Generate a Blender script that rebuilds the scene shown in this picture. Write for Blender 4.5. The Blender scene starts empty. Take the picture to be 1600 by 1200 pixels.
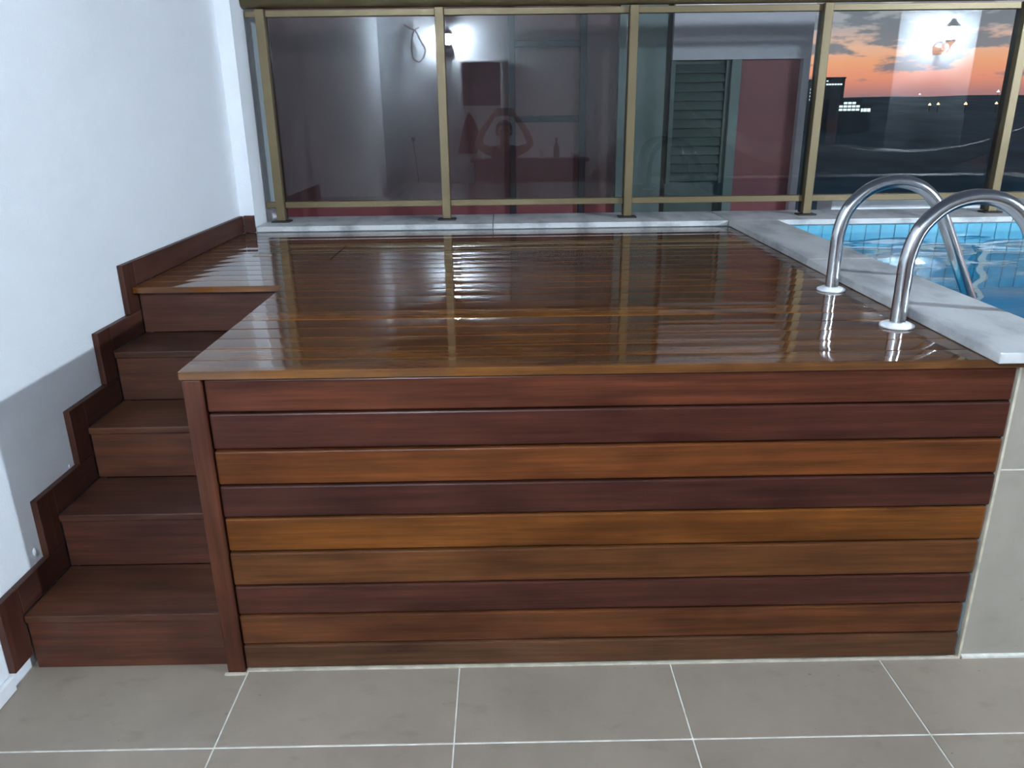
import bpy, bmesh, math, random
from mathutils import Vector, Matrix
random.seed(7)
scene = bpy.context.scene
COL = scene.collection

# ------------------------------------------------------------------ camera
cam_d = bpy.data.cameras.new('camera'); cam = bpy.data.objects.new('camera', cam_d); COL.objects.link(cam)
_r = Vector((0.99985077, -0.01259069, -0.01182808)); _u = Vector((0.01533792, 0.33197772, 0.94316252)); _f = Vector((0.00794841, 0.9432032, -0.33212129))
M4 = Matrix.Identity(4)
for i in range(3):
    M4[i][0] = _r[i]; M4[i][1] = _u[i]; M4[i][2] = -_f[i]
M4[0][3], M4[1][3], M4[2][3] = 1.4056, -1.8262, 1.4968
cam.matrix_world = M4
cam_d.sensor_width = 36; cam_d.lens = 1218.88 * 36 / 1600; cam_d.clip_start = 0.005; cam_d.clip_end = 3000
scene.camera = cam
vs = scene.view_settings
vs.view_transform = 'Standard'; vs.look = 'None'; vs.gamma = 1; vs.use_curve_mapping = False
vs.exposure = -0.07
scene.cycles.sample_clamp_indirect = 300.0     # keep the lanterns' bright reflections

# ------------------------------------------------------------------ node helpers
def lin(r, g, b, k=1.0):
    o = []
    for c in (r, g, b):
        c = c / 255
        o.append((c / 12.92 if c <= 0.04045 else ((c + 0.055) / 1.055) ** 2.4) * k)
    return (o[0], o[1], o[2], 1)
class NT:
    def __init__(s, tree): s.t = tree; s.n = tree.nodes; s.l = tree.links
    def add(s, typ, **kw):
        n = s.n.new(typ)
        for k, v in kw.items(): setattr(n, k, v)
        return n
    def link(s, a, b): s.l.new(a, b)
    def put(s, sock, v):
        if hasattr(v, 'links'): s.link(v, sock)
        else: sock.default_value = v
    def math(s, op, a, b=0.0, clamp=False):
        n = s.add('ShaderNodeMath', operation=op, use_clamp=clamp); s.put(n.inputs[0], a); s.put(n.inputs[1], b); return n.outputs[0]
    def vmath(s, op, a, b=(0, 0, 0)):
        n = s.add('ShaderNodeVectorMath', operation=op); s.put(n.inputs[0], a); s.put(n.inputs[1], b)
        return n.outputs['Value'] if op == 'DOT_PRODUCT' else n.outputs[0]
    def mix(s, f, a, b, blend='MIX'):
        n = s.add('ShaderNodeMix', data_type='RGBA', blend_type=blend); s.put(n.inputs[0], f); s.put(n.inputs[6], a); s.put(n.inputs[7], b); return n.outputs[2]
    def noise(s, vec, scale=1.0, detail=4.0, rough=0.5):
        n = s.add('ShaderNodeTexNoise'); s.link(vec, n.inputs['Vector']); n.inputs['Scale'].default_value = scale
        n.inputs['Detail'].default_value = detail; n.inputs['Roughness'].default_value = rough; return n.outputs['Fac']
    def ramp(s, f, stops):
        n = s.add('ShaderNodeValToRGB'); s.link(f, n.inputs[0]); e = n.color_ramp.elements
        while len(e) < len(stops): e.new(0.5)
        for i, (p, c) in enumerate(stops):
            e[i].position = p; e[i].color = c if len(c) == 4 else (*c, 1)
        return n.outputs[0]
    def mapping(s, vec, scale=(1, 1, 1), loc=(0, 0, 0)):
        n = s.add('ShaderNodeMapping'); s.link(vec, n.inputs[0]); n.inputs['Scale'].default_value = scale; n.inputs['Location'].default_value = loc; return n.outputs[0]
    def bump(s, h, strength=0.2, dist=0.01):
        n = s.add('ShaderNodeBump'); s.link(h, n.inputs['Height']); n.inputs['Strength'].default_value = strength; n.inputs['Distance'].default_value = dist; return n.outputs[0]
def g(v): return (v, v, v, 1)

# ------------------------------------------------------------------ world: dusk, sunset band low over the hills
world = bpy.data.worlds.new('dusk_sky'); scene.world = world; world.use_nodes = True
w = NT(world.node_tree); w.n.clear()
tc = w.add('ShaderNodeTexCoord').outputs['Generated']
sep = w.add('ShaderNodeSeparateXYZ'); w.link(tc, sep.inputs[0]); zz = sep.outputs[2]
sun_amt = w.math('MULTIPLY_ADD', w.vmath('DOT_PRODUCT', tc, (0.41, 0.91, 0.0)), 0.8, True)
sun_amt.node.inputs[2].default_value = 0.25
glow = w.ramp(zz, [(0.0, (0.36, 0.20, 0.22)), (0.012, (0.50, 0.22, 0.21)), (0.026, (0.92, 0.31, 0.20)), (0.044, (1.0, 0.42, 0.22)), (0.058, (0.95, 0.52, 0.36)), (0.085, (0.42, 0.42, 0.46)), (0.3, (0.10, 0.12, 0.16)), (1.0, (0.05, 0.065, 0.09))])
dusk = w.ramp(zz, [(0.0, (0.17, 0.18, 0.23)), (0.1, (0.20, 0.22, 0.28)), (0.3, (0.09, 0.11, 0.15)), (1.0, (0.05, 0.065, 0.09))])
base = w.mix(sun_amt, dusk, glow)
cv = w.mapping(tc, (15, 15, 62), (3.1, 0.4, 7.7))
cn = w.noise(cv, 1.0, 5, 0.55)
up = w.ramp(zz, [(0.0, g(0.35)), (0.022, g(0.0)), (0.045, g(0.20)), (0.07, g(0.65)), (0.1, g(0.85)), (0.5, g(0.6))])
cm = w.math('ADD', cn, w.math('MULTIPLY', up, 0.20))
cm = w.ramp(cm, [(0.57, g(0)), (0.64, g(1))])
ccol = w.mix(w.ramp(zz, [(0.0, g(0)), (0.06, g(1))]), (0.30, 0.19, 0.21, 1), w.ramp(zz, [(0.06, (0.22, 0.235, 0.275)), (0.3, (0.08, 0.09, 0.115)), (1.0, (0.05, 0.06, 0.08))]))
sky = w.mix(w.math('MULTIPLY', cm, 0.92), base, ccol)
bg = w.add('ShaderNodeBackground'); w.link(sky, bg.inputs[0]); bg.inputs[1].default_value = 1.4
wo = w.add('ShaderNodeOutputWorld'); w.link(bg.outputs[0], wo.inputs[0])

LAMP_COL = (0.75, 0.89, 1.03)
LAMP_NEAR_W = 310.0     # wall lantern left, behind the camera
LAMP_FAR_W = 850.0      # wall lantern on the pillar, right

# ------------------------------------------------------------------ materials
MATS = {}
def new_mat(name):
    m = bpy.data.materials.new(name); m.use_nodes = True; t = NT(m.node_tree); t.n.clear()
    out = t.add('ShaderNodeOutputMaterial'); MATS[name] = m
    return m, t, out
def principled(t, out, **kw):
    p = t.add('ShaderNodeBsdfPrincipled')
    for k, v in kw.items(): t.put(p.inputs[k.replace('_', ' ')], v)
    t.link(p.outputs[0], out.inputs[0]); return p
def plain(name, col, rough=0.5, metal=0.0, var=0.12, scale=14, bump=0.0, spec=0.5):
    m, t, out = new_mat(name)
    v = t.add('ShaderNodeTexCoord').outputs['Object']
    n = t.noise(v, scale, 5)
    dark = tuple(c * (1 - var) for c in col[:3]) + (1,); lite = tuple(min(1, c * (1 + var)) for c in col[:3]) + (1,)
    c = t.ramp(n, [(0.3, dark), (0.7, lite)])
    p = principled(t, out, Base_Color=c, Roughness=rough, Metallic=metal)
    p.inputs['Specular IOR Level'].default_value = spec
    if bump: t.link(t.bump(t.noise(v, scale * 6, 3), bump, 0.004), p.inputs['Normal'])
    return m
def wood(name, axis='X', rough=0.38, coat=0.0, coat_rough=0.1, wob=0.0, spec=0.35):
    """grain along one axis; the board's own colour comes from object colour"""
    m, t, out = new_mat(name)
    v = t.add('ShaderNodeTexCoord').outputs['Object']; oi = t.add('ShaderNodeObjectInfo')
    off = t.vmath('MULTIPLY', t.add('ShaderNodeCombineXYZ').outputs[0], (1, 1, 1))
    cmb = off.node.inputs[0].links[0].from_node
    for i, k in enumerate((31.7, 17.3, 53.9)): t.link(t.math('MULTIPLY', oi.outputs['Random'], k), cmb.inputs[i])
    vv = t.vmath('ADD', v, off)
    a = {'X': (2.2, 48, 48), 'Y': (48, 2.2, 48), 'Z': (48, 48, 2.2)}[axis]
    b = {'X': (5, 190, 190), 'Y': (190, 5, 190), 'Z': (190, 190, 5)}[axis]
    c = {'X': (2.4, 7, 7), 'Y': (7, 2.4, 7), 'Z': (7, 7, 2.4)}[axis]
    fig = t.noise(t.mapping(vv, a), 1.0, 5, 0.6); por = t.noise(t.mapping(vv, b), 1.0, 3, 0.6); blo = t.noise(t.mapping(vv, c), 1.6, 2, 0.5)
    k1 = t.ramp(fig, [(0.28, g(0.60)), (0.5, g(0.98)), (0.7, g(1.38))])
    k2 = t.ramp(por, [(0.3, g(0.78)), (0.5, g(1.0)), (0.7, g(1.1))])
    k3 = t.ramp(blo, [(0.3, (0.72, 0.65, 0.63, 1)), (0.5, g(1.0)), (0.7, (1.20, 1.17, 1.04, 1))])
    col = t.mix(1.0, oi.outputs['Color'], k1, 'MULTIPLY'); col = t.mix(1.0, col, k2, 'MULTIPLY'); col = t.mix(1.0, col, k3, 'MULTIPLY')
    p = principled(t, out, Base_Color=col, Roughness=rough)
    p.inputs['Specular IOR Level'].default_value = spec
    h = t.math('ADD', t.math('MULTIPLY', por, 0.25), fig)
    nb = t.bump(h, 0.12, 0.002)
    if wob:
        wv = t.noise(t.mapping(vv, {'X': (6, 22, 22), 'Y': (22, 6, 22), 'Z': (22, 22, 6)}[axis]), 1.0, 2, 0.5)
        nb2 = t.bump(wv, wob, 0.004); p.inputs['Coat Normal'].default_value = (0, 0, 0); t.link(nb2, p.inputs['Coat Normal'])
    t.link(nb, p.inputs['Normal'])
    p.inputs['Coat IOR'].default_value = 1.52 if coat > 0.9 else 1.5; p.inputs['Coat Weight'].default_value = coat; p.inputs['Coat Roughness'].default_value = coat_rough
    return m
def emit(name, col, s):
    m, t, out = new_mat(name); e = t.add('ShaderNodeEmission'); e.inputs[0].default_value = col; e.inputs[1].default_value = s; t.link(e.outputs[0], out.inputs[0]); return m
def pane_mat(name, tint, r0, rough=0.0, bump=None):
    """see-through sheet with mirror reflection that grows towards grazing angles"""
    m, t, out = new_mat(name)
    geo = t.add('ShaderNodeNewGeometry')
    cosv = t.math('ABSOLUTE', t.vmath('DOT_PRODUCT', geo.outputs['Normal'], geo.outputs['Incoming']))
    f = t.math('POWER', t.math('SUBTRACT', 1.0, cosv, True), 5.0)
    fac = t.math('MULTIPLY_ADD', f, 1 - r0); fac.node.inputs[2].default_value = r0
    tr = t.add('ShaderNodeBsdfTransparent'); tr.inputs[0].default_value = tint
    gl = t.add('ShaderNodeBsdfGlossy'); gl.inputs['Roughness'].default_value = rough; gl.inputs[0].default_value = g(1)
    if bump: t.link(bump(t), gl.inputs['Normal'])
    mx = t.add('ShaderNodeMixShader'); t.link(fac, mx.inputs[0]); t.link(tr.outputs[0], mx.inputs[1]); t.link(gl.outputs[0], mx.inputs[2]); t.link(mx.outputs[0], out.inputs[0])
    return m
def marble():
    m, t, out = new_mat('marble')
    v = t.add('ShaderNodeTexCoord').outputs['Object']
    ve = t.noise(t.mapping(v, (5, 2.2, 4), (2, 5, 1)), 1.3, 8, 0.62)
    c = t.ramp(ve, [(0.30, lin(128, 129, 131)), (0.43, lin(168, 169, 169)), (0.52, lin(192, 192, 191)), (0.75, lin(202, 202, 199))])
    d = t.ramp(t.noise(v, 30, 4), [(0.62, g(0)), (0.75, g(1))])
    c = t.mix(t.math('MULTIPLY', d, 0.25), c, lin(160, 150, 130))
    p = principled(t, out, Base_Color=c, Roughness=0.42); return m
def plaster(name, col):
    m, t, out = new_mat(name)
    v = t.add('ShaderNodeTexCoord').outputs['Object']
    c = t.ramp(t.noise(v, 1.4, 4), [(0.3, tuple(x * 0.96 for x in col[:3]) + (1,)), (0.7, col)])
    p = principled(t, out, Base_Color=c, Roughness=0.85)
    t.link(t.bump(t.noise(v, 140, 3, 0.6), 0.35, 0.004), p.inputs['Normal']); return m
def stone_tile(name, col, stain=0.35):
    m, t, out = new_mat(name)
    v = t.add('ShaderNodeTexCoord').outputs['Object']; oi = t.add('ShaderNodeObjectInfo')
    pos = t.add('ShaderNodeNewGeometry').outputs['Position']
    n = t.noise(pos, 3.2, 6, 0.6)
    c = t.ramp(n, [(0.3, tuple(x * 0.86 for x in col[:3]) + (1,)), (0.55, col), (0.75, tuple(min(1, x * 1.08) for x in col[:3]) + (1,))])
    st = t.ramp(t.noise(t.mapping(pos, (5, 9, 9)), 1.7, 5, 0.6), [(0.58, g(0)), (0.72, g(1))])
    c = t.mix(t.math('MULTIPLY', st, stain), c, lin(104, 92, 74))
    sp = t.ramp(t.noise(t.mapping(pos, (30, 46, 40)), 1.0, 2), [(0.73, g(0)), (0.77, g(1))])
    c = t.mix(t.math('MULTIPLY', sp, stain * 1.3), c, lin(70, 58, 48))
    c = t.mix(1.0, c, t.ramp(oi.outputs['Random'], [(0, g(0.95)), (1, g(1.04))]), 'MULTIPLY')
    p = principled(t, out, Base_Color=c, Roughness=0.5)
    t.link(t.bump(t.noise(pos, 60, 3), 0.06, 0.003), p.inputs['Normal']); return m

wood('deck_wood', 'X', 0.5, 1.0, 0.045, 0.05, 0.05)
wood('board_wood', 'X', 0.42, 0.12, 0.25, 0.0, 0.15)
wood('post_wood', 'Z', 0.45, 0.12, 0.3, 0.0, 0.2)
wood('step_wood', 'X', 0.5, 0.12, 0.35, 0.0, 0.3)
wood('skirt_wood', 'Y', 0.5, 0.15, 0.35, 0.0, 0.3)
marble()
plaster('white_plaster', (0.79, 0.815, 0.84, 1))
plaster('grey_plaster', (0.22, 0.23, 0.24, 1))
plaster('house_white', (0.50, 0.46, 0.49, 1))
stone_tile('floor_tile', (0.255, 0.205, 0.160, 1))
stone_tile('pool_outer_tile', (0.30, 0.265, 0.22, 1), 0.12)
plain('grout', (0.62, 0.60, 0.54, 1), 0.85, 0, 0.2, 30)
plain('caulk', (0.5, 0.44, 0.34, 1), 0.7, 0, 0.25, 18)
plain('bronze', lin(106, 92, 64), 0.45, 0.4, 0.06, 3)
plain('dark_cap', lin(48, 46, 44), 0.45, 0.2, 0.08, 10)
plain('steel', (0.62, 0.63, 0.65, 1), 0.17, 1.0, 0.05, 40)
plain('white_plastic', (0.78, 0.79, 0.80, 1), 0.4, 0, 0.05, 20)
plain('void_dark', (0.02, 0.016, 0.013, 1), 0.9, 0, 0.2, 10)
plain('pool_tile', lin(98, 166, 188), 0.18, 0, 0.16, 9)
plain('pool_grout', lin(196, 226, 230), 0.6, 0, 0.05, 20)
plain('pool_floor', lin(84, 142, 168), 0.5, 0, 0.1, 3)
plain('red_paint', (0.19, 0.042, 0.045, 1), 0.6, 0, 0.12, 5)
plain('mauve_paint', (0.10, 0.042, 0.044, 1), 0.7, 0, 0.12, 4)
plain('shutter_green', (0.045, 0.068, 0.058, 1), 0.5, 0, 0.12, 8)
plain('frame_green', (0.09, 0.12, 0.11, 1), 0.5, 0, 0.1, 8)
plain('frame_blue', (0.014, 0.014, 0.018, 1), 0.8, 0.0, 0.1, 8)
plain('black_iron', (0.015, 0.015, 0.017, 1), 0.5, 0.3, 0.1, 20)
plain('black_rubber', (0.012, 0.012, 0.013, 1), 0.6, 0, 0.1, 20)
plain('hazy_land', (0.10, 0.17, 0.21, 1), 0.95, 0, 0.4, 0.05)  # bluish distance haze is mixed into the land colour
plain('tower_wall', (0.12, 0.16, 0.19, 1), 0.8, 0, 0.1, 0.3)
plain('skin', lin(176, 120, 98), 0.55, 0, 0.06, 8)
plain('hair', (0.02, 0.013, 0.01, 1), 0.6, 0, 0.3, 60)
plain('red_cloth', (0.22, 0.045, 0.05, 1), 0.85, 0, 0.2, 20)
plain('grey_cloth', (0.16, 0.12, 0.12, 1), 0.85, 0, 0.2, 20)
plain('hammock_cloth', (0.66, 0.62, 0.60, 1), 0.9, 0, 0.12, 26)
plain('counter_red', (0.16, 0.03, 0.03, 1), 0.4, 0, 0.2, 6)
plain('phone_black', (0.02, 0.02, 0.022, 1), 0.25, 0, 0.1, 20)
plain('bottle_glass', (0.05, 0.08, 0.06, 1), 0.1, 0, 0.1, 20)
plain('ceramic', (0.6, 0.57, 0.55, 1), 0.3, 0, 0.05, 20)
plain('dark_screen', (0.03, 0.028, 0.035, 1), 0.12, 0, 0.15, 3)
m_, t_, o_ = new_mat('lamp_glass')      # thin clear glass lit from inside
e_ = t_.add('ShaderNodeEmission'); e_.inputs[0].default_value = (0.86, 0.95, 1.0, 1); e_.inputs[1].default_value = 30
tr_ = t_.add('ShaderNodeBsdfTransparent'); tr_.inputs[0].default_value = g(0.98); ad_ = t_.add('ShaderNodeAddShader')
t_.link(e_.outputs[0], ad_.inputs[0]); t_.link(tr_.outputs[0], ad_.inputs[1]); t_.link(ad_.outputs[0], o_.inputs[0])
emit('window_light', (0.80, 0.95, 1.0, 1), 2.0)
emit('street_orange', (1.0, 0.55, 0.25, 1), 6.0)
emit('street_white', (0.9, 0.95, 1.0, 1), 5.0)
pane_mat('railing_glass', (0.80, 0.835, 0.83, 1), 0.030)
def ripple(t):
    v = t.add('ShaderNodeNewGeometry').outputs['Position']
    return t.bump(t.noise(t.mapping(v, (2.2, 5.0, 1)), 1.6, 3, 0.5), 0.05, 0.05)
pane_mat('water', (0.46, 0.76, 0.85, 1), 0.02, 0.02, ripple)

# ------------------------------------------------------------------ mesh helpers
def mesh_from(name, bm, mat, smooth=False):
    me = bpy.data.meshes.new(name); bmesh.ops.recalc_face_normals(bm, faces=bm.faces); bm.to_mesh(me); bm.free()
    if smooth:
        for p in me.polygons: p.use_smooth = True
    me.materials.append(MATS[mat]); return me
def obj(name, me, parent=None, loc=(0, 0, 0), rot=(0, 0, 0), color=None):
    o = bpy.data.objects.new(name, me); COL.objects.link(o); o.location = loc; o.rotation_euler = rot
    if parent: o.parent = parent
    if color: o.color = color
    return o
def empty(name, loc=(0, 0, 0)):
    o = bpy.data.objects.new(name, None); COL.objects.link(o); o.location = loc; o.empty_display_size = 0.1; return o
def tag(o, label, cat, group=None, kind=None):
    o['label'] = label; o['category'] = cat
    if group: o['group'] = group
    if kind: o['kind'] = kind
    return o
def struct(o, label=None, cat=None):
    o['kind'] = 'structure'
    if label: o['label'] = label
    if cat: o['category'] = cat
    return o
def bbox(bm, x0, x1, y0, y1, z0, z1):
    vs_ = [bm.verts.new((x, y, z)) for x in (x0, x1) for y in (y0, y1) for z in (z0, z1)]
    for f in ((0, 1, 3, 2), (4, 6, 7, 5), (0, 4, 5, 1), (2, 3, 7, 6), (0, 2, 6, 4), (1, 5, 7, 3)): bm.faces.new([vs_[i] for i in f])
    return vs_
def box_me(name, sx, sy, sz, mat, bev=0.0, seg=2, center=True):
    bm = bmesh.new(); bbox(bm, -sx / 2, sx / 2, -sy / 2, sy / 2, -sz / 2, sz / 2)
    if bev: bmesh.ops.bevel(bm, geom=bm.edges[:], offset=bev, segments=seg, affect='EDGES', profile=0.5)
    return mesh_from(name, bm, mat)
def box(name, x0, x1, y0, y1, z0, z1, mat, parent=None, bev=0.0, seg=2, color=None, rot=(0, 0, 0)):
    me = box_me(name, x1 - x0, y1 - y0, z1 - z0, mat, bev, seg)
    return obj(name, me, parent, ((x0 + x1) / 2, (y0 + y1) / 2, (z0 + z1) / 2), rot, color)
def catmull(pts, n=8):
    P = [Vector(p) for p in pts]; P = [P[0] * 2 - P[1]] + P + [P[-1] * 2 - P[-2]]; out = []
    for i in range(1, len(P) - 2):
        for k in range(n):
            t = k / n; a, b, c, d = P[i - 1], P[i], P[i + 1], P[i + 2]
            out.append(0.5 * ((2 * b) + (c - a) * t + (2 * a - 5 * b + 4 * c - d) * t * t + (3 * b - a - 3 * c + d) * t ** 3))
    out.append(P[-2]); return out
def tube_bm(bm, pts, r, sides=12, cap=True):
    rings = []; up = Vector((0, 0, 1)); n = None
    for i, p in enumerate(pts):
        tg = (pts[min(i + 1, len(pts) - 1)] - pts[max(i - 1, 0)]).normalized()
        if n is None:
            n = tg.orthogonal().normalized()
        else:
            n = (n - tg * n.dot(tg)).normalized()
        b = tg.cross(n); rr = r[i] if isinstance(r, (list, tuple)) else r
        rings.append([bm.verts.new(p + (n * math.cos(a) + b * math.sin(a)) * rr) for a in [2 * math.pi * k / sides for k in range(sides)]])
    for A, B in zip(rings, rings[1:]):
        for k in range(sides): bm.faces.new((A[k], A[(k + 1) % sides], B[(k + 1) % sides], B[k]))
    if cap: bm.faces.new(rings[0]); bm.faces.new(rings[-1])
def tube(name, pts, r, mat, parent=None, sides=12, loc=(0, 0, 0)):
    bm = bmesh.new(); tube_bm(bm, [Vector(p) for p in pts], r, sides); return obj(name, mesh_from(name, bm, mat, True), parent, loc)
def lathe_me(name, prof, mat, sides=20, smooth=True):
    bm = bmesh.new(); rings = []
    for r, z in prof: rings.append([bm.verts.new((r * math.cos(2 * math.pi * k / sides), r * math.sin(2 * math.pi * k / sides), z)) for k in range(sides)])
    for A, B in zip(rings, rings[1:]):
        for k in range(sides): bm.faces.new((A[k], A[(k + 1) % sides], B[(k + 1) % sides], B[k]))
    bm.faces.new(rings[0]); bm.faces.new(rings[-1])
    return mesh_from(name, bm, mat, smooth)

H = 0.902
# ================================================================== STRUCTURE
# ---- terrace floor: grout bed with separate stone tiles
floor = struct(box('floor', 0.0, 7.5, -2.65, 0.33, -0.06, -0.0012, 'grout'), 'grey beige stone floor tiles of the terrace', 'floor')
tile_cache = {}
xs = [0.03] + [0.662 + 0.6 * k for k in range(12)]; ys = [-2.6, -2.08, -1.48, -0.88, -0.28, 0.32]
fl_inv = floor.location.copy()
for i in range(len(xs) - 1):
    for j in range(len(ys) - 1):
        a, b, c, d = xs[i] + 0.0018, xs[i + 1] - 0.0018, ys[j] + 0.0022, ys[j + 1] - 0.0022
        key = (round(b - a, 3), round(d - c, 3))
        if key not in tile_cache: tile_cache[key] = box_me('floor_tile', b - a, d - c, 0.012, 'floor_tile', 0.0012, 1)
        obj('floor_tile', tile_cache[key], floor, Vector(((a + b) / 2, (c + d) / 2, -0.006)) - fl_inv)
# ---- walls
struct(box('wall_left', -0.17, 0.03, -2.65, 2.33, 0.0, 3.0, 'white_plaster'), 'white textured plaster wall beside the wooden stairs', 'wall')
struct(box('wall_pilaster', -0.17, 0.106, 2.332, 2.78, 0.0, 3.0, 'white_plaster'), 'white wall end where the glass railing starts', 'wall')
struct(box('wall_back', -0.17, 5.2, -2.85, -2.652, 0.0, 2.9, 'white_plaster'), 'white terrace wall with the lantern, mirrored in the glass', 'wall')
struct(box('wall_pillar', 5.32, 6.1, -2.65, -1.42, 0.0, 2.9, 'grey_plaster'), 'grey pillar carrying a lantern, mirrored in the glass', 'wall')
struct(box('wall_parapet', 0.108, 2.69, 2.345, 2.70, 0.0, 0.9, 'white_plaster'), 'low white wall under the marble sill', 'wall')
tb = empty('baseboard_wall', (0.03, -1.3, 0)); struct(tb, 'white skirting at the foot of the left wall', 'baseboard')
for k, (a, b) in enumerate(((-2.6, -1.6), (-1.597, -0.6), (-0.597, -0.056))):
    box('skirting_tile', 0.001, 0.014, a + 1.3, b + 1.3, 0.001, 0.046, 'white_plastic', tb, 0.002, 1)

# ================================================================== WOODEN DECK
deck = tag(empty('wooden_deck', (1.65, 0.0, 0.0)), 'varnished brown wooden pool deck with horizontal front cladding boards', 'deck')
DX = deck.location
def dbox(name, x0, x1, y0, y1, z0, z1, mat, bev, color, rot=(0, 0, 0), parent=deck, org=None):
    o = org if org is not None else DX
    return box(name, x0 - o.x, x1 - o.x, y0 - o.y, y1 - o.y, z0 - o.z, z1 - o.z, mat, parent, bev, 2, color, rot)
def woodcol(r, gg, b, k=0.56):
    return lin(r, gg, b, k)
# dark substructure behind the boards (closed box the boards are fixed to)
dbox('deck_frame', 0.675, 2.665, 0.03, 2.325, 0.002, 0.872, 'void_dark', 0, None)
dbox('deck_frame', 0.07, 0.655, 1.055, 2.325, 0.002, 0.872, 'void_dark', 0, None)
# top planks: slightly crowned boards, soft varnished edges
def plank(name, x0, x1, y0, y1, z0, z1, mat, col, rot):
    L, W, T = x1 - x0, y1 - y0, z1 - z0; bm = bmesh.new(); n = 10; sag = 0.0005
    pr = [(-W / 2, -T / 2), (-W / 2, T / 2 - sag - 0.0012)]
    for k in range(n + 1):
        y = -W / 2 + 0.0012 + (W - 0.0024) * k / n; pr.append((y, T / 2 - sag * (2 * y / W) ** 2))
    pr += [(W / 2, T / 2 - sag - 0.0012), (W / 2, -T / 2)]
    A = [bm.verts.new((-L / 2, y, z)) for y, z in pr]; B = [bm.verts.new((L / 2, y, z)) for y, z in pr]; m = len(pr)
    for k in range(m):
        bm.faces.new((A[k], A[(k + 1) % m], B[(k + 1) % m], B[k]))
    bm.faces.new(A); bm.faces.new(B)
    return obj(name, mesh_from(name, bm, mat), deck, ((x0 + x1) / 2 - DX.x, (y0 + y1) / 2 - DX.y, (z0 + z1) / 2 - DX.z), rot, col)
plank_y = [-0.012] + [0.079 + 0.1002 * k for k in range(23)]
plank_y[-1] = 2.318
base_cols = [(98, 62, 30), (92, 56, 28), (102, 66, 30), (88, 54, 28), (96, 60, 30), (84, 52, 30)]
for j in range(len(plank_y) - 1):
    a, b = plank_y[j] + 0.0017, plank_y[j + 1] - 0.0017
    x0 = 0.605 if b < 1.04 else 0.053
    if plank_y[j] < 1.0 and plank_y[j + 1] > 1.03: pass
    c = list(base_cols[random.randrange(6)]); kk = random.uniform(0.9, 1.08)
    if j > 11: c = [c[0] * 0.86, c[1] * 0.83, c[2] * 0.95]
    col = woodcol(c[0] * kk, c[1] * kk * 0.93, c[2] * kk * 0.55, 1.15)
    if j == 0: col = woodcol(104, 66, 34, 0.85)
    segs = [(x0, 2.688)]
    if 15 <= j <= 18: segs = [(x0, 0.664), (0.669, 2.688)]
    tilt = (random.gauss(0, 0.0085), 0, 0)
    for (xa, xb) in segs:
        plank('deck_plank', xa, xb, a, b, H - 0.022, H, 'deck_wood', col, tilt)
# finger pull laid on the hatch plank: pale bar, slot shade as dark strip
dbox('finger_pull', 0.300, 0.385, plank_y[16] + 0.030, plank_y[16] + 0.040, H - 0.001, H + 0.0035, 'step_wood', 0.001, woodcol(190, 180, 170))
dbox('finger_pull', 0.300, 0.385, plank_y[16] + 0.041, plank_y[16] + 0.060, H - 0.001, H + 0.0008, 'void_dark', 0, None)
# front cladding boards
bz = [0.878, 0.7855, 0.6835, 0.5835, 0.4885, 0.3855, 0.281, 0.1855, 0.088, 0.008]
bcol = [(100, 53, 36), (84, 44, 34), (120, 66, 32), (80, 43, 34), (128, 74, 30), (110, 66, 36), (86, 47, 36), (108, 62, 36), (102, 67, 46)]
bx1 = [2.680, 2.684, 2.682, 2.683, 2.679, 2.677, 2.675, 2.671, 2.674]
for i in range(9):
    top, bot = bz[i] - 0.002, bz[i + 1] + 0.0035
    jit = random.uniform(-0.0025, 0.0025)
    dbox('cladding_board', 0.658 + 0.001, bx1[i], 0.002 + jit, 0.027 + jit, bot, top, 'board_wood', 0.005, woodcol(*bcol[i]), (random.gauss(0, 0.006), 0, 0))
dbox('corner_post', 0.607, 0.655, -0.006, 0.05, 0.0, H - 0.024, 'post_wood', 0.004, woodcol(98, 54, 36))
# side cladding facing the stairs (boards seen edge on behind the corner post)
for i in range(9):
    dbox('side_board', 0.622, 0.645, 0.053, 1.03, bz[i + 1] + 0.0035, bz[i] - 0.002, 'skirt_wood', 0.004, woodcol(86, 48, 34))
# pale caulk along the right edge and along the floor
dbox('caulk_line', 2.6875, 2.694, 0.004, 0.02, 0.0, 0.878, 'caulk', 0, None)
dbox('caulk_line', 0.66, 2.69, -0.001, 0.012, 0.0005, 0.0045, 'caulk', 0, None)
dbox('caulk_line', 0.601, 0.661, -0.016, -0.007, 0.0005, 0.005, 'caulk', 0, None)

# ================================================================== STAIRS
st = tag(empty('wooden_staircase', (0.33, 0.0275, 0.0)), 'dark brown wooden steps climbing along the white wall', 'staircase')
Y1, TD, RS = 0.0275, 0.2483, H / 5
SX0, SX1 = 0.053, 0.606
scol = [(104, 60, 42), (98, 56, 41), (106, 62, 42), (96, 58, 42), (102, 60, 44)]
for i in range(5):
    y = Y1 + i * TD; z0 = RS * i + (0.001 if i == 0 else 0.0008); z1 = RS * (i + 1) - 0.0235
    dbox('riser', SX0, SX1, y + 0.006, y + 0.026, z0, z1 if i < 4 else H - 0.0232, 'step_wood', 0.0015, woodcol(*scol[i]), (0, 0, 0), st, st.location)
    if i < 4:
        dbox('tread', SX0, SX1, y - 0.004, y + TD + 0.0055, RS * (i + 1) - 0.0225, RS * (i + 1), 'step_wood', 0.003, woodcol(scol[i][0] - 6, scol[i][1] - 2, scol[i][2] - 2), (0, 0, 0), st, st.location)
dbox('stair_carcass', SX0 + .01, SX1 - .01, Y1 + 0.03, 1.03, 0.001, RS - 0.026, 'void_dark', 0, None, (0, 0, 0), st, st.location)
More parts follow.
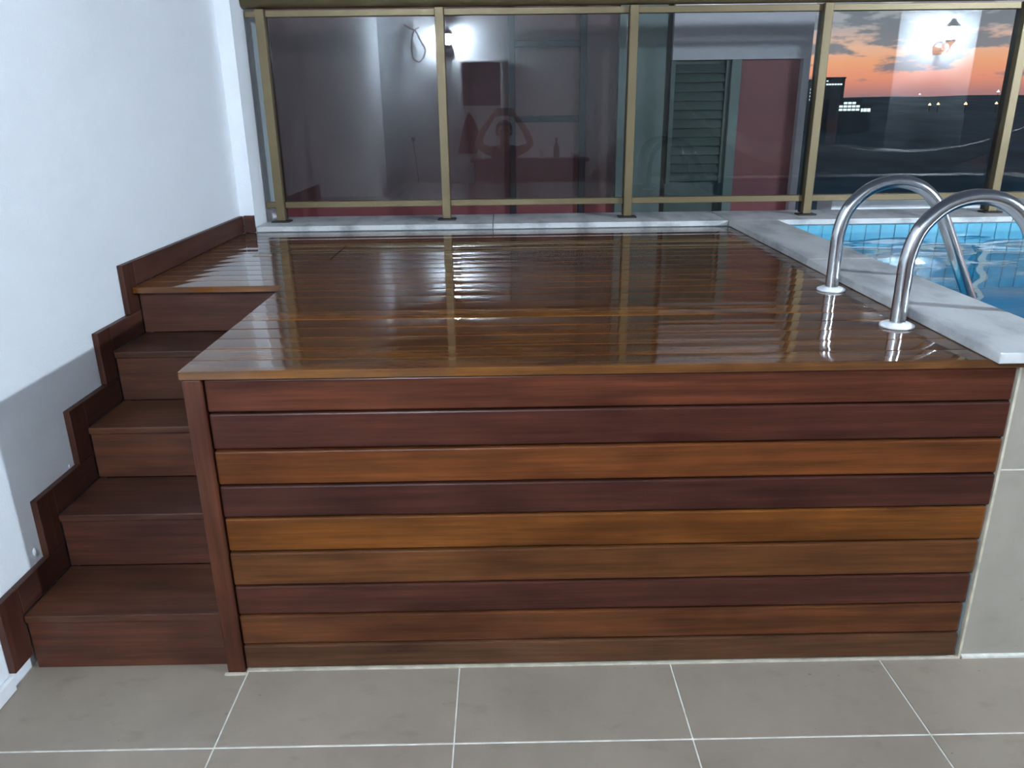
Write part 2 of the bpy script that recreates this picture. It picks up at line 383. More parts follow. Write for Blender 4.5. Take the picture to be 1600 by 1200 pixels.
for i in range(1, 4):
    dbox('stair_carcass', SX0 + .01, SX1 - .01, Y1 + i * TD + 0.03, 1.03, RS * i - 0.02, RS * (i + 1) - 0.026, 'void_dark', 0, None, (0, 0, 0), st, st.location)
# stepped wooden skirting on the wall
sk = struct(empty('baseboard_left', (0.03, 0.5, 0.0)), 'stepped dark wooden skirting following the stairs up the wall', 'baseboard')
so = sk.location
kcol = woodcol(90, 53, 41)
SH, SW = 0.088, 0.082
for i in range(1, 6):
    y = Y1 + (i - 1) * TD
    zb = 0.052 if i == 1 else RS * (i - 1) + SH + 0.001
    dbox('skirting_board', 0.031, 0.051, y - SW, y + 0.004, zb, RS * i + SH, 'post_wood', 0.002, kcol, (0, 0, 0), sk, so)
    ye = Y1 + i * TD + 0.004 if i < 5 else 2.308
    dbox('skirting_board', 0.031, 0.051, y + 0.005, ye, RS * i + 0.001, RS * i + SH, 'skirt_wood', 0.002, kcol, (0, 0, 0), sk, so)
dbox('skirting_board', 0.052, 0.105, 2.31, 2.33, H + 0.001, H + SH, 'step_wood', 0.002, kcol, (0, 0, 0), sk, so)
for (y, z, s) in ((0.176, 0.30, 0.012), (0.168, 0.262, 0.008), (-0.065, 0.16, 0.011), (0.43, 0.455, 0.007)):
    bm = bmesh.new(); bmesh.ops.create_icosphere(bm, subdivisions=1, radius=s)
    for v in bm.verts: v.co *= random.uniform(0.7, 1.2)
    o = obj('plaster_crumb', mesh_from('plaster_crumb', bm, 'white_plaster'), sk, (0.002, y - 0.5 - 0.012, z)); o.scale = (0.4, 1, 1.2)

# ================================================================== MARBLE SILL AND COPING
sill = tag(empty('marble_sill', (1.35, 2.5, 0.902)), 'white marble sill under the glass railing behind the deck', 'sill')
for (a, b) in ((0.109, 1.349), (1.352, 2.592)):
    box('marble_slab', a - 1.35, b - 1.35, 2.322 - 2.5, 2.72 - 2.5, 0.001, 0.029, 'marble', sill, 0.003)
cop = tag(empty('pool_coping', (2.72, 1.1, 0.902)), 'white marble coping around the pool edge', 'coping')
for (a, b, c, d) in ((2.595, 2.853, -0.05, 1.2), (2.595, 2.853, 1.202, 2.321), (2.595, 4.1, 2.323, 2.72), (4.103, 5.85, 2.323, 2.72), (2.855, 4.2, -0.05, 0.20), (4.203, 5.85, -0.05, 0.20), (5.6, 5.85, 0.202, 2.321)):
    box('marble_slab', a - 2.72, b - 2.72, c - 1.1, d - 1.1, 0.001, 0.029, 'marble', cop, 0.003)

# ================================================================== POOL
pool = tag(empty('swimming_pool', (4.2, 1.2, 0)), 'tiled swimming pool behind the marble coping at the right', 'pool')
def pbox(name, x0, x1, y0, y1, z0, z1, mat, bev=0, seg=1): return box(name, x0 - 4.2, x1 - 4.2, y0 - 1.2, y1 - 1.2, z0, z1, mat, pool, bev, seg)
pbox('pool_wall', 2.695, 2.865, 0.025, 2.72, 0.0, 0.9, 'pool_grout')
pbox('pool_wall', 2.867, 5.85, 0.025, 0.19, 0.0, 0.9, 'pool_grout')
pbox('pool_wall', 2.867, 5.85, 2.352, 2.72, 0.0, 0.9, 'pool_grout')
pbox('pool_wall', 5.61, 5.85, 0.192, 2.35, 0.0, 0.9, 'pool_grout')
pbox('pool_floor', 2.867, 5.608, 0.192, 2.35, 0.0, 0.04, 'pool_floor')
# inner glazed tiles: back wall (in view)
tw, th = 0.0775, 0.118
tme = box_me('pool_tile', tw - 0.004, 0.006, th - 0.004, 'pool_tile', 0.0012, 1)
nx = int((5.60 - 2.87) / tw)
for i in range(nx):
    for j in range(3):
        x = 2.872 + tw * (i + 0.5); z = 0.897 - th * (j + 0.5)
        obj('pool_tile', tme, pool, (x - 4.2, 2.3485 - 1.2, z))
for i in range(5):                                              # rows of larger plain bands below and on the left wall
    pass
tme2 = box_me('pool_tile', 0.006, tw - 0.004, th - 0.004, 'pool_tile', 0.0012, 1)
for i in range(int(2.15 / tw)):
    for j in range(4):
        obj('pool_tile', tme2, pool, (5.6065 - 4.2, 0.195 + tw * (i + 0.5) - 1.2, 0.897 - th * (j + 0.5)))
        if j < 2: obj('pool_tile', tme2, pool, (2.8685 - 4.2, 0.195 + tw * (i + 0.5) - 1.2, 0.897 - th * (j + 0.5)))
for (a, b, c, d) in ((2.868, 5.606, 2.344, 2.3515), (2.8655, 2.872, 0.2, 2.343), (5.603, 5.6095, 0.2, 2.343), (2.873, 5.602, 0.1905, 0.197)):  # plain blue sheets added below the tiles, imitating water veiling the deeper walls
    pbox('water_veil_sheet', a, b, c, d, 0.041, 0.542 if c > 2 else (0.66 if a < 2.87 else 0.42), 'pool_floor')
# outer stone tiles facing the terrace
for (a, b) in ((2.697, 3.297), (3.301, 3.901), (3.905, 4.505), (4.509, 5.109), (5.113, 5.85)):
    for (c, d) in ((0.004, 0.5875), (0.5905, 0.898)):
        pbox('outer_tile', a, b, 0.013, 0.023, c, d, 'pool_outer_tile', 0.0012)
pbox('tile_joint', 2.697, 5.85, 0.0138, 0.0235, 0.5876, 0.5904, 'grout')
pbox('floor_joint', 2.697, 5.85, 0.0, 0.012, 0.0005, 0.008, 'grout')
water = box('pool_water', 2.872, 5.602, 0.196, 2.344, 0.852, 0.853, 'water')
tag(water, 'rippled blue water filling the pool', 'water', None, 'stuff')
# flat sheet: keep only the top face
bm = bmesh.new(); N = 40
gv = [[bm.verts.new((-1.365 + 2.73 * i / N, -1.073 + 2.146 * j / N, 0.0025 * math.sin(i * 0.9 + j * 0.35) + 0.002 * math.sin(j * 1.3 - i * 0.3))) for j in range(N + 1)] for i in range(N + 1)]
for i in range(N):
    for j in range(N): bm.faces.new((gv[i][j], gv[i + 1][j], gv[i + 1][j + 1], gv[i][j + 1]))
water.data = mesh_from('pool_water', bm, 'water', True)

# ---- stainless grab rails
def grab_rail(y, label):
    t = tag(empty('pool_grab_rail', (2.52, y, H)), label, 'grab rail', 'pair of pool grab rails')
    pts = [(0, 0, 0.001), (0, 0, 0.06), (0.0, 0, 0.13), (0.002, 0, 0.20), (0.025, 0, 0.275), (0.085, 0, 0.335), (0.165, 0, 0.358), (0.25, 0, 0.34), (0.315, 0, 0.285), (0.36, 0, 0.205), (0.41, 0, 0.105), (0.462, 0, 0.0), (0.500, 0, -0.08), (0.513, 0, -0.14), (0.515, 0, -0.24), (0.515, 0, -0.60)]
    tube('rail_tube', catmull(pts, 6), 0.0212, 'steel', t, 18)
    fl = obj('flange', lathe_me('flange', [(0.0225, 0.0005), (0.047, 0.0005), (0.046, 0.006), (0.036, 0.011), (0.0225, 0.012)], 'white_plastic', 28), t)
    return t
grab_rail(0.777, 'stainless steel pool grab rail farther back, nearer the glass railing')
grab_rail(0.308, 'stainless steel pool grab rail nearest the front edge of the deck')

# ================================================================== GLASS RAILING
rl = tag(empty('glass_railing', (2.0, 2.525, 0.931)), 'bronze aluminium railing with tinted reflective glass panes', 'railing')
ro = rl.location
def rbox(name, x0, x1, y0, y1, z0, z1, mat, bev=0.002, parent=rl, org=ro): return box(name, x0 - org.x, x1 - org.x, y0 - org.y, y1 - org.y, z0 - org.z, z1 - org.z, mat, parent, bev, 1)
px = [0.197, 1.098, 2.083, 3.066, 4.086, 5.10]
for x in px:
    p = rbox('post', x - 0.022, x + 0.022, 2.487, 2.527, 0.940, 1.985, 'bronze')
    b = rbox('base_flange', x - 0.05, x + 0.05, 2.470, 2.545, 0.931, 0.939, 'dark_cap', 0.003)
    rbox('rear_channel', x - 0.020, x + 0.020, 2.528, 2.575, 0.940, 1.985, 'dark_cap')
hr = bmesh.new(); sec = []
for k in range(16):
    a = 2 * math.pi * k / 16; sec.append((0.045 * math.cos(a) * (1 if abs(math.cos(a)) < .9 else .95), 0.034 * math.sin(a)))
A = [hr.verts.new((-1.90, y, z)) for y, z in sec]; B = [hr.verts.new((3.6, y, z)) for y, z in sec]
for k in range(16): hr.faces.new((A[k], A[(k + 1) % 16], B[(k + 1) % 16], B[k]))
hr.faces.new(A); hr.faces.new(B)
o = obj('handrail', mesh_from('handrail', hr, 'bronze', True), rl, (0.008, 0.0, 2.022 - 0.931))
edges = [0.112] + px
for i in range(len(edges) - 1):
    a, b = edges[i] + (0.023 if i else 0.0), edges[i + 1] - 0.023
    if i == 0:
        rbox('bottom_rail', a, b, 2.530, 2.555, 1.003, 1.036, 'bronze'); rbox('top_rail', a, b, 2.530, 2.555, 1.950, 1.982, 'bronze')
        rbox('glass_pane', a + 0.004, b + 0.003, 2.538, 2.546, 1.037, 1.949, 'railing_glass', 0); continue
    rbox('bottom_rail', a, b, 2.516, 2.556, 1.003, 1.036, 'bronze'); rbox('top_rail', a, b, 2.516, 2.556, 1.950, 1.982, 'bronze')
    rbox('glass_pane', a + 0.001, b - 0.001, 2.534, 2.542, 1.0365, 1.9495, 'railing_glass', 0)

# ================================================================== LANTERNS (real lamps of the terrace)
def lantern(loc, rotz, watts, label, off=0.12):
    """arm points to local +y, away from the wall behind it"""
    t = tag(empty('wall_lantern', loc), label, 'lantern', 'wall lanterns'); t.rotation_euler = (0, 0, rotz)
    pl = obj('wall_plate', lathe_me('wall_plate', [(0.062, 0.0), (0.062, 0.010), (0.040, 0.022), (0.016, 0.028)], 'black_iron', 20), t, (0, 0.002 - off, -0.10), (-math.pi / 2, 0, 0))
    tube('arm', catmull([(0, 0.025 - off, -0.10), (0, -0.08, -0.145), (0, -0.04, -0.150), (0, 0, -0.120), (0, 0, -0.085)], 6), 0.009, 'black_iron', t, 8)
    obj('cup', lathe_me('cup', [(0.012, -0.085), (0.045, -0.070), (0.052, -0.045), (0.050, -0.042)], 'black_iron', 18), t)
    obj('globe', lathe_me('globe', [(0.030, -0.040), (0.048, -0.015), (0.052, 0.02), (0.045, 0.055), (0.03, 0.072)], 'lamp_glass', 18), t)
    cap = obj('cap', lathe_me('cap', [(0.078, 0.076), (0.055, 0.095), (0.02, 0.125), (0.006, 0.15)], 'black_iron', 18), t)
    ld = bpy.data.lights.new('lantern_light', 'POINT'); ld.energy = watts; ld.color = LAMP_COL; ld.shadow_soft_size = 0.055
    lo = bpy.data.objects.new('lantern_light', ld); COL.objects.link(lo); lo.parent = t; lo.location = (0, 0.0, 0.016)
    return t
lantern((0.82, -2.53, 2.22), 0.0, LAMP_NEAR_W, 'lit black wall lantern mirrored behind the second railing post')
lantern((5.73, -1.21, 2.12), 0.0, LAMP_FAR_W, 'lit black wall lantern mirrored over the sunset at the right', 0.21)

# ================================================================== THINGS ON THE BACK WALL (seen mirrored)
tag(tube('hanging_cable', catmull([(0.33, -2.63, 2.40), (0.40, -2.62, 2.36), (0.46, -2.62, 2.33), (0.50, -2.61, 2.25), (0.56, -2.61, 2.13), (0.50, -2.61, 2.02), (0.42, -2.61, 2.05), (0.41, -2.61, 2.20), (0.44, -2.62, 2.33), (0.50, -2.63, 2.37)], 6), 0.009, 'black_rubber', None, 6), 'black cable hanging in a loop on the white wall', 'cable')
nc = tag(empty('wall_niche', (1.18, -2.65, 1.77)), 'dark square niche with pale rim on the mirrored white wall', 'niche')
box('niche_back', -0.215, 0.215, 0.0, 0.012, -0.23, 0.23, 'dark_screen', nc)
for (a, b, c, d) in ((-0.24, 0.24, 0.232, 0.25), (-0.24, 0.24, -0.25, -0.232), (-0.24, -0.217, -0.2315, 0.2315), (0.217, 0.24, -0.2315, 0.2315)):
    box('niche_rim', a, b, 0.0, 0.05, c, d, 'white_plastic', nc, 0.002)
box('niche_shelf', -0.215, 0.215, 0.013, 0.045, -0.10, -0.085, 'dark_screen', nc, 0.002)
ou = tag(empty('wall_socket', (0.372, -2.65, 1.18)), 'small wall socket with plugged cord beside the left wall', 'socket')
box('socket_plate', -0.04, 0.04, 0.0, 0.01, -0.06, 0.06, 'white_plastic', ou, 0.003)
box('plug', -0.022, 0.022, 0.011, 0.05, -0.025, 0.025, 'black_rubber', ou, 0.004)
tube('cord', catmull([(0, 0.045, -0.02), (0.01, 0.05, -0.12), (0.03, 0.04, -0.35), (0.05, 0.03, -0.6)], 6), 0.005, 'black_rubber', ou, 6)
# hanging towel
bm = bmesh.new(); n = 14; rows = 18; fr = []; 
for r_ in range(rows + 1):
    t_ = r_ / rows; wd = 0.02 + 0.15 * t_ ** 0.8
    fr.append([(0.0 + wd * (-1 + 2 * k / n) + 0.03 * t_, 0.02 * math.sin(k * 1.7 + t_) * t_ + 0.03, -0.43 * t_) for k in range(n + 1)])
fv = [[bm.verts.new(p) for p in row] for row in fr]; bv = [[bm.verts.new((p[0], p[1] - 0.018, p[2])) for p in row] for row in fr]
for r_ in range(rows):
    for k in range(n):
        bm.faces.new((fv[r_][k], fv[r_][k + 1], fv[r_ + 1][k + 1], fv[r_ + 1][k])); bm.faces.new((bv[r_][k], bv[r_ + 1][k], bv[r_ + 1][k + 1], bv[r_][k + 1]))
for r_ in range(rows):
    bm.faces.new((fv[r_][0], fv[r_ + 1][0], bv[r_ + 1][0], bv[r_][0])); bm.faces.new((fv[r_][n], bv[r_][n], bv[r_ + 1][n], fv[r_ + 1][n]))
for k in range(n):
    bm.faces.new((fv[0][k], bv[0][k], bv[0][k + 1], fv[0][k + 1])); bm.faces.new((fv[rows][k], fv[rows][k + 1], bv[rows][k + 1], bv[rows][k]))
tw_ = tag(empty('hanging_towel', (1.03, -2.65, 1.45)), 'red towel hanging from a hook below the dark niche', 'towel')
obj('cloth', mesh_from('cloth', bm, 'red_cloth', True), tw_, (0, 0.012, -0.005))
tube('hook', [(0, 0.0, 0.0), (0, 0.04, 0.0), (0, 0.055, 0.02)], 0.006, 'black_iron', tw_, 8)
# counter with things on it
ct = tag(empty('side_counter', (1.72, -2.495, 0)), 'low dark red counter standing behind the person, mirrored', 'counter')
box('counter_top', -0.68, 0.68, -0.15, 0.15, 0.925, 0.96, 'counter_red', ct, 0.004)
box('counter_body', -0.64, 0.64, -0.15, 0.12, 0.06, 0.924, 'counter_red', ct, 0.003)
for k in range(3): 
    d_ = box('counter_door', -0.63 + k * 0.424, -0.215 + k * 0.424, 0.1215, 0.138, 0.09, 0.90, 'counter_red', ct, 0.003)
    box('door_knob', -0.012, 0.012, 0.009, 0.03, 0.25, 0.274, 'steel', d_, 0.003)
box('plinth', -0.62, 0.62, -0.14, 0.09, 0.001, 0.059, 'black_iron', ct)
def onctr(name, prof, mat, x, y, label, cat): return tag(obj(name, lathe_me(name, prof, mat, 16), None, (x, y, 0.9605)), label, cat)
onctr('bottle', [(0.032, 0), (0.034, 0.01), (0.034, 0.12), (0.014, 0.16), (0.013, 0.21), (0.016, 0.212), (0.016, 0.225)], 'bottle_glass', 2.03, -2.47, 'slim dark bottle standing on the mirrored counter', 'bottle')
onctr('ceramic_bowl', [(0.03, 0), (0.06, 0.02), (0.085, 0.055), (0.08, 0.056), (0.055, 0.024), (0.02, 0.012)], 'ceramic', 2.26, -2.47, 'pale shallow bowl at the right end of the counter', 'bowl')
onctr('drinking_glass', [(0.024, 0), (0.032, 0.10), (0.030, 0.10), (0.022, 0.01)], 'ceramic', 1.86, -2.44, 'pale tumbler left of the bottle on the counter', 'glass')
onctr('jar', [(0.04, 0), (0.045, 0.02), (0.045, 0.08), (0.03, 0.095), (0.032, 0.11)], 'ceramic', 1.16, -2.44, 'round pale jar at the left end of the counter', 'jar')

# ---- hammock between the back wall and the pillar
hm = tag(empty('hammock', (4.6, -1.95, 0.5)), 'pale cloth hammock slung between wall and pillar, mirrored', 'hammock')
P0, P1 = Vector((3.36, -2.52, 1.65)), Vector((6.45, -0.35, 1.5)); ax = (P1 - P0); sd = Vector((-ax.y, ax.x, 0)).normalized()
bm = bmesh.new(); NU, NV = 30, 12; G = []; ho = Vector(hm.location)
for i in range(NU + 1):
    s = i / NU; c = P0.lerp(P1, s); c.z -= 4 * 0.96 * s * (1 - s) * (0.75 + 0.25 * abs(2 * s - 1)); wdt = 0.02 + 0.22 * math.sin(math.pi * s) ** 0.75
    G.append([bm.verts.new(c - ho + sd * (wdt * (v * 2 / NV - 1)) + Vector((0, 0, 0.26 * math.sin(math.pi * s) * (v * 2 / NV - 1) ** 2 + 0.006 * math.sin(v * 5.0)))) for v in range(NV + 1)])
for i in range(NU):
    for v in range(NV): bm.faces.new((G[i][v], G[i + 1][v], G[i + 1][v + 1], G[i][v + 1]))
ho_o = obj('cloth', mesh_from('cloth', bm, 'hammock_cloth', True), hm)
sm = ho_o.modifiers.new('thickness', 'SOLIDIFY'); sm.thickness = 0.006
tube('rope', [P0 - ho, Vector((3.26, -2.61, 1.84)) - ho], 0.010, 'hammock_cloth', hm, 8)
tube('rope', [P1 - ho, Vector((6.62, -0.25, 1.62)) - ho], 0.010, 'hammock_cloth', hm, 8)
tube('wall_hook', [Vector((3.255, -2.648, 1.835)) - ho, Vector((3.255, -2.62, 1.835)) - ho, Vector((3.255, -2.60, 1.86)) - ho], 0.008, 'black_iron', hm, 8)
struct(box('wall_right', 6.63, 6.9, -0.4, -0.1, 0, 2.9, 'white_plaster'), 'white pillar at the far right holding the hammock end', 'wall')

# ================================================================== PERSON taking the picture (seen mirrored)
def skin_mesh(verts, edges, radii, sub=2):
    me = bpy.data.meshes.new('tmp'); me.from_pydata(verts, edges, []); o = bpy.data.objects.new('tmp', me); COL.objects.link(o)
    o.modifiers.new('s', 'SKIN'); sb = o.modifiers.new('u', 'SUBSURF'); sb.levels = sub
    if not me.skin_vertices: me.skin_vertices.new() if hasattr(me.skin_vertices, 'new') else None
    for i, sv in enumerate(me.skin_vertices[0].data):
        rr = radii[i]; sv.radius = (rr, rr) if not isinstance(rr, tuple) else rr
    me.skin_vertices[0].data[0].use_root = True
    bpy.context.view_layer.update()
    dg = bpy.context.evaluated_depsgraph_get(); ev = o.evaluated_get(dg); m2 = bpy.data.meshes.new_from_object(ev)
    bpy.data.objects.remove(o); return m2
def build_person():
    root = tag(empty('person', (1.43, -2.12, 0.0)), 'person in dark red top holding a phone up with both hands, mirrored in glass', 'person')
    V, E_, R_ = [], [], []
    def add(p, r, par=None):
        V.append(p); R_.append(r)
        if par is not None: E_.append((par, len(V) - 1))
        return len(V) - 1
    pel = add((0, -0.06, 0.60), (0.15, 0.11))
    bel = add((0, -0.03, 0.75), (0.135, 0.10), pel); che = add((0, 0.0, 0.93), (0.15, 0.105), bel); upc = add((0, 0.0, 1.05), (0.10, 0.08), che)
    nk = add((0, 0.015, 1.13), 0.052, upc); nk2 = add((0, 0.03, 1.17), 0.055, nk); h1 = add((0, 0.04, 1.215), (0.072, 0.082), nk2); h2 = add((0, 0.035, 1.28), (0.078, 0.092), h1); h3 = add((0, 0.03, 1.34), (0.058, 0.068), h2)
    for s in (-1, 1):
        sh = add((s * 0.15, 0.0, 1.055), 0.058, upc); el = add((s * 0.295, 0.06, 1.13), 0.042, sh); fa = add((s * 0.235, 0.13, 1.27), 0.038, el); wr = add((s * 0.125, 0.205, 1.42), 0.026, fa); pm = add((s * 0.098, 0.222, 1.458), (0.030, 0.020), wr)
        hp = add((s * 0.09, -0.05, 0.56), 0.085, pel); kn = add((s * 0.13, 0.26, 0.44), 0.058, hp); ca = add((s * 0.13, 0.16, 0.28), 0.052, kn); an = add((s * 0.12, 0.07, 0.09), 0.036, ca); to = add((s * 0.14, 0.19, 0.035), 0.032, an)
    me = skin_mesh(V, E_, R_, 2)
    bm = bmesh.new(); bm.from_mesh(me)
    # fingers closed on the phone: four behind, thumb in front
    for s in (-1, 1):
        for k in range(4):
            zf = 1.492 - 0.0175 * k; L = (0.9, 1.0, 0.95, 0.78)[k]
            pts = catmull([(s * 0.100, 0.226, 1.468 - 0.006 * k), (s * 0.098, 0.250, zf), (s * (0.098 - 0.02 * L), 0.286, zf - 0.001), (s * (0.098 - 0.058 * L), 0.2905, zf - 0.003)], 4)
            tube_bm(bm, pts, [0.0092 - 0.0026 * i / (len(pts) - 1) for i in range(len(pts))], 8)
        pts = catmull([(s * 0.098, 0.218, 1.452), (s * 0.082, 0.224, 1.432), (s * 0.066, 0.244, 1.432), (s * 0.046, 0.2555, 1.442)], 4)
        tube_bm(bm, pts, [0.0112 - 0.003 * i / (len(pts) - 1) for i in range(len(pts))], 8)
    # nose, ears
    def blob(c, sx, sy, sz):
        r = bmesh.ops.create_icosphere(bm, subdivisions=2, radius=1.0)
        for v in r['verts']: v.co = Vector((c[0] + v.co.x * sx, c[1] + v.co.y * sy, c[2] + v.co.z * sz))
    blob((0, 0.130, 1.252), 0.014, 0.022, 0.024); blob((-0.083, 0.03, 1.26), 0.012, 0.02, 0.032); blob((0.083, 0.03, 1.26), 0.012, 0.02, 0.032); blob((0, 0.118, 1.212), 0.026, 0.010, 0.008)
    body = obj('body', mesh_from('body', bm, 'skin', True), root)
    for s in (-1, 1):
        b2 = bmesh.new(); bmesh.ops.create_uvsphere(b2, u_segments=12, v_segments=8, radius=0.011); obj('eye', mesh_from('eye', b2, 'dark_screen', True), body, (s * 0.031, 0.117, 1.277))
    b2 = bmesh.new(); bmesh.ops.create_icosphere(b2, subdivisions=3, radius=1.0)
    bmesh.ops.delete(b2, geom=[v for v in b2.verts if (v.co.y > 0.42 and v.co.z < 0.55) or v.co.z < -0.75], context='VERTS')
    for v in b2.verts: v.co = Vector((v.co.x * 0.093, v.co.y * 0.106 + 0.022, v.co.z * 0.104 + 1.287))
    ho2 = obj('hair', mesh_from('hair', b2, 'hair', True), root); hs = ho2.modifiers.new('t', 'SOLIDIFY'); hs.thickness = 0.008
    # clothing: sleeveless top and shorts
    ms = skin_mesh([(0, -0.055, 0.62), (0, -0.03, 0.75), (0, 0.0, 0.93), (0, 0.0, 1.055), (-0.135, 0, 1.055), (0.135, 0, 1.055)], [(0, 1), (1, 2), (2, 3), (3, 4), (3, 5)], [(0.165, 0.125), (0.147, 0.112), (0.162, 0.117), (0.105, 0.092), 0.074, 0.074], 2)
    ms.materials.clear(); ms.materials.append(MATS['red_cloth'])
    for p in ms.polygons: p.use_smooth = True
    obj('shirt', ms, root)
    ms = skin_mesh([(0, -0.06, 0.61), (-0.09, -0.05, 0.565), (-0.118, 0.16, 0.482), (0.09, -0.05, 0.565), (0.118, 0.16, 0.482)], [(0, 1), (1, 2), (0, 3), (3, 4)], [(0.168, 0.125), 0.10, 0.085, 0.10, 0.085], 2)
    ms.materials.clear(); ms.materials.append(MATS['grey_cloth'])
    for p in ms.polygons: p.use_smooth = True
    obj('shorts', ms, root)
    return root
build_person()
ph = tag(empty('phone', (1.43, -1.855, 1.472)), 'black phone held sideways in both hands, mirrored in glass', 'phone')
box('phone_body', -0.078, 0.078, -0.0042, 0.0042, -0.037, 0.037, 'phone_black', ph, 0.003)
obj('lens', lathe_me('lens', [(0.008, 0.0), (0.008, 0.0012), (0.005, 0.0014)], 'dark_screen', 16), ph, (0.055, 0.0044, 0.012), (-math.pi / 2, 0, 0))

# ================================================================== NEXT HOUSE (through the glass)
hs = tag(empty('neighbouring_house', (1.6, 4.0, -0.5)), 'neighbouring house with red wall, white band and green louvred shutter behind the glass', 'house')
hh = hs.location
def hbox(name, x0, x1, y0, y1, z0, z1, mat, bev=0, parent=hs): return box(name, x0 - hh.x, x1 - hh.x, y0 - hh.y, y1 - hh.y, z0 - hh.z, z1 - hh.z, mat, parent, bev, 1)
hbox('white_band', 2.575, 3.52, 3.9, 4.2, 1.80, 3.2, 'house_white')
hbox('white_jamb', 3.472, 3.52, 3.9, 4.2, -0.5, 1.799, 'house_white')
hbox('red_wall', 3.056, 3.471, 3.96, 4.2, -0.5, 1.799, 'red_paint')
hbox('frame_post', 2.985, 3.050, 3.9, 4.0, -0.5, 1.799, 'frame_green')
hbox('dark_gap', 2.985, 3.055, 4.001, 4.2, -0.5, 1.799, 'void_dark')  # shadow gap beside the post, its shade put into the block's colour
hbox('pillar', 2.21, 2.53, 3.9, 4.2, -0.5, 3.2, 'frame_green')
hbox('dark_gap', 2.531, 2.574, 3.95, 4.2, -0.5, 3.2, 'void_dark')
hbox('shutter_back', 2.575, 2.984, 3.99, 4.2, -0.5, 1.799, 'shutter_green')
hbox('shutter_stile', 2.576, 2.605, 3.93, 3.985, 0.98, 1.798, 'shutter_green'); hbox('shutter_stile', 2.955, 2.983, 3.93, 3.985, 0.98, 1.798, 'shutter_green')
sl = box_me('shutter_slat', 0.346, 0.012, 0.062, 'shutter_green', 0.002, 1)
for k in range(13):
    o = obj('shutter_slat', sl, hs, (2.78 - hh.x, 3.955 - hh.y, 1.02 + 0.0605 * k - hh.z), (math.radians(-28), 0, 0))
hbox('red_wall', -0.6, 2.209, 3.98, 4.2, -0.5, 0.86, 'red_paint')
hbox('upper_wall', -0.6, 2.209, 3.98, 4.2, 0.861, 3.2, 'mauve_paint')
for x in (1.48, 1.97): hbox('frame_bar', x - 0.022, x + 0.022, 3.93, 3.975, -0.5, 3.2, 'frame_blue', 0.003)
for z in (1.915, 1.431): hbox('frame_bar', 1.503, 1.947, 3.935, 3.975, z - 0.02, z + 0.02, 'frame_blue', 0.003)
hbox('roof_slab', -0.6, 3.52, 3.9, 6.5, 3.201, 3.4, 'house_white')
hbox('side_wall', 3.32, 3.52, 4.201, 6.5, -0.5, 3.2, 'house_white')
struct(box('wall_outer_kerb', 3.30, 5.85, 2.735, 2.95, 0.3, 0.99, 'white_plaster'), 'white outer ledge seen under the railing beyond the pool', 'wall')

# ================================================================== LANDSCAPE AND CITY LIGHTS
bm = bmesh.new(); NX, NY = 80, 40; GV = []
def terr(x, y):
    z = -30 + 32 * (y - 50) / 350 if y <= 400 else 2 + 4.0 * (y - 400) / 100
    if y > 500: z = 6.0 - (y - 500) * 0.02
    z += (1.0 if y > 120 else 0.4) * math.sin(x * 0.021 + 1.3) * math.sin(y * 0.013) * min(1, y / 400) + 0.35 * math.sin(x * 0.09 + y * 0.05)
    return z
for i in range(NX + 1):
    row = []
    for j in range(NY + 1):
        x = -500 + 1500 * i / NX; y = 12 + 600 * j / NY; row.append(bm.verts.new((x, y, terr(x, max(y, 50)))))
    GV.append(row)
for i in range(NX):
    for j in range(NY): bm.faces.new((GV[i][j], GV[i + 1][j], GV[i + 1][j + 1], GV[i][j + 1]))
struct(obj('ground_hills', mesh_from('ground_hills', bm, 'hazy_land', True)), 'dark hills under the sunset beyond the pool', 'hills')
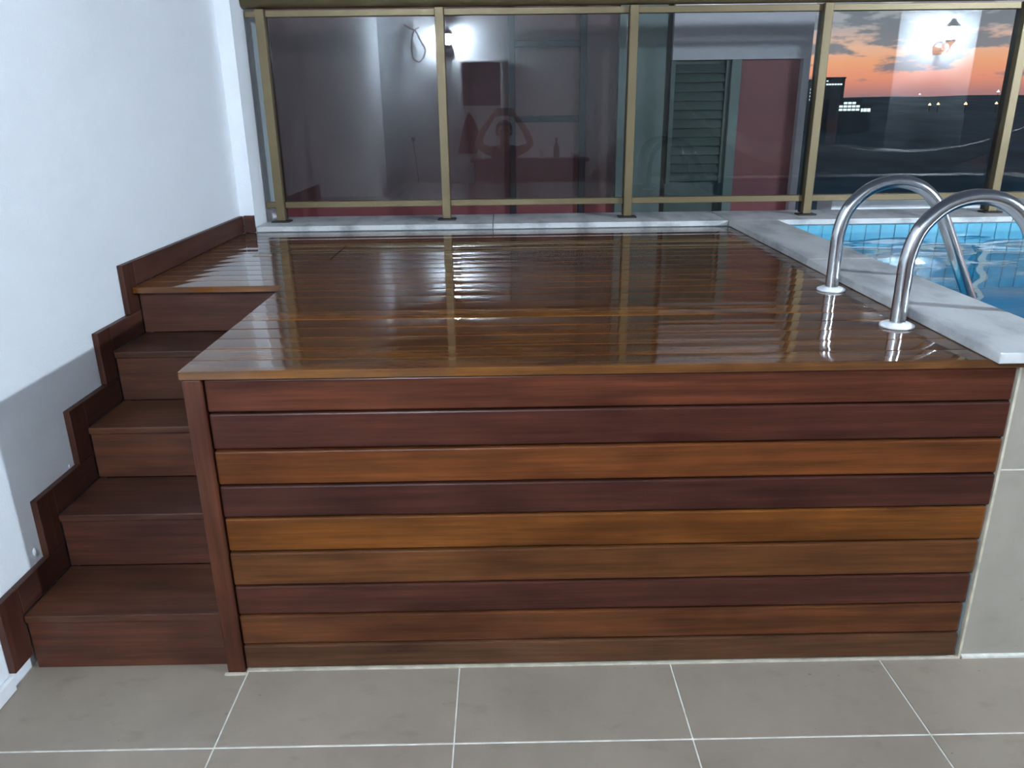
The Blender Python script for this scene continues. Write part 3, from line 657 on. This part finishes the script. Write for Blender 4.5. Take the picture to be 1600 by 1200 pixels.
def tower(x0, x1, y, top, label, lits):
    zb = terr((x0 + x1) / 2, y) - 1.0; cx = (x0 + x1) / 2
    t = tag(empty('city_building', (cx, y, zb)), label, 'building')
    box('tower_body', x0 - cx, x1 - cx, 0, 9, 0, top - zb, 'tower_wall', t)
    box('roof_parapet', x0 - cx - 0.2, x1 - cx + 0.2, -0.2, 9.2, top - zb + 0.01, top - zb + 0.5, 'tower_wall', t)
    for (a, b, c, d) in lits: box('lit_window', a - cx, b - cx, -0.12, -0.02, c - zb, d - zb, 'window_light', t)
tower(118.6, 126.2, 300, 10.6, 'dark tower block with a lit strip near its roof', [(119.4 + 1.0 * k, 120.2 + 1.0 * k, 8.4, 8.9) for k in range(6)] + [(119.4, 120.0, 9.6, 10.0)])
tower(119.5, 128.0, 288, 3.0, 'low white-lit building in front of the dark tower', [(120.2 + 1.5 * k, 121.4 + 1.5 * k, zz_, zz_ + 0.7) for k in range(5) for zz_ in (-0.4, 0.7, 1.8) if not (k in (0, 4) and zz_ > 1)])
tower(129.0, 133.5, 292, 1.0, 'small lit building right of the tower block', [(129.4 + 1.3 * k, 130.5 + 1.3 * k, -0.8, 0.3) for k in range(3)])
tower(104.0, 113.8, 296, 9.8, 'dark block with a column of lit windows beside the railing post', [(112.3, 112.9, 3.2 + 1.15 * k, 3.8 + 1.15 * k) for k in range(4)])
def street_lamp(x, y, z, mat, label, s=1.0):
    zb = terr(x, y)
    t = tag(empty('street_lamp', (x, y, zb)), label, 'street lamp', 'far street lamps')
    hgt = max(1.5, z - zb); tube('lamp_pole', [(0, 0, 0), (0, 0, hgt - 0.3)], 0.12, 'black_iron', t, 6)
    obj('lamp_head', lathe_me('lamp_head', [(0.75 * s, 0), (0.9 * s, 0.2 * s), (0.4 * s, 0.8 * s), (0.08, 1.3 * s)], mat, 8), t, (0, 0, hgt - 0.3))
street_lamp(184.4, 350, 1.3, 'street_orange', 'leftmost of the far orange street lamps', 0.7)
street_lamp(188.0, 350, 1.5, 'street_orange', 'second orange street lamp from the left, close beside the first', 0.7)
street_lamp(199.8, 350, 1.4, 'street_orange', 'orange street lamp midway along the hillside', 0.8)
street_lamp(213.0, 350, 1.5, 'street_orange', 'rightmost orange street lamp, beside the railing post', 0.7)
street_lamp(245.2, 480, 6.3, 'street_white', 'small white street lamp near the ridge', 0.6)
street_lamp(291.0, 480, 7.9, 'street_white', 'larger white street lamp high on the ridge at right', 0.9)
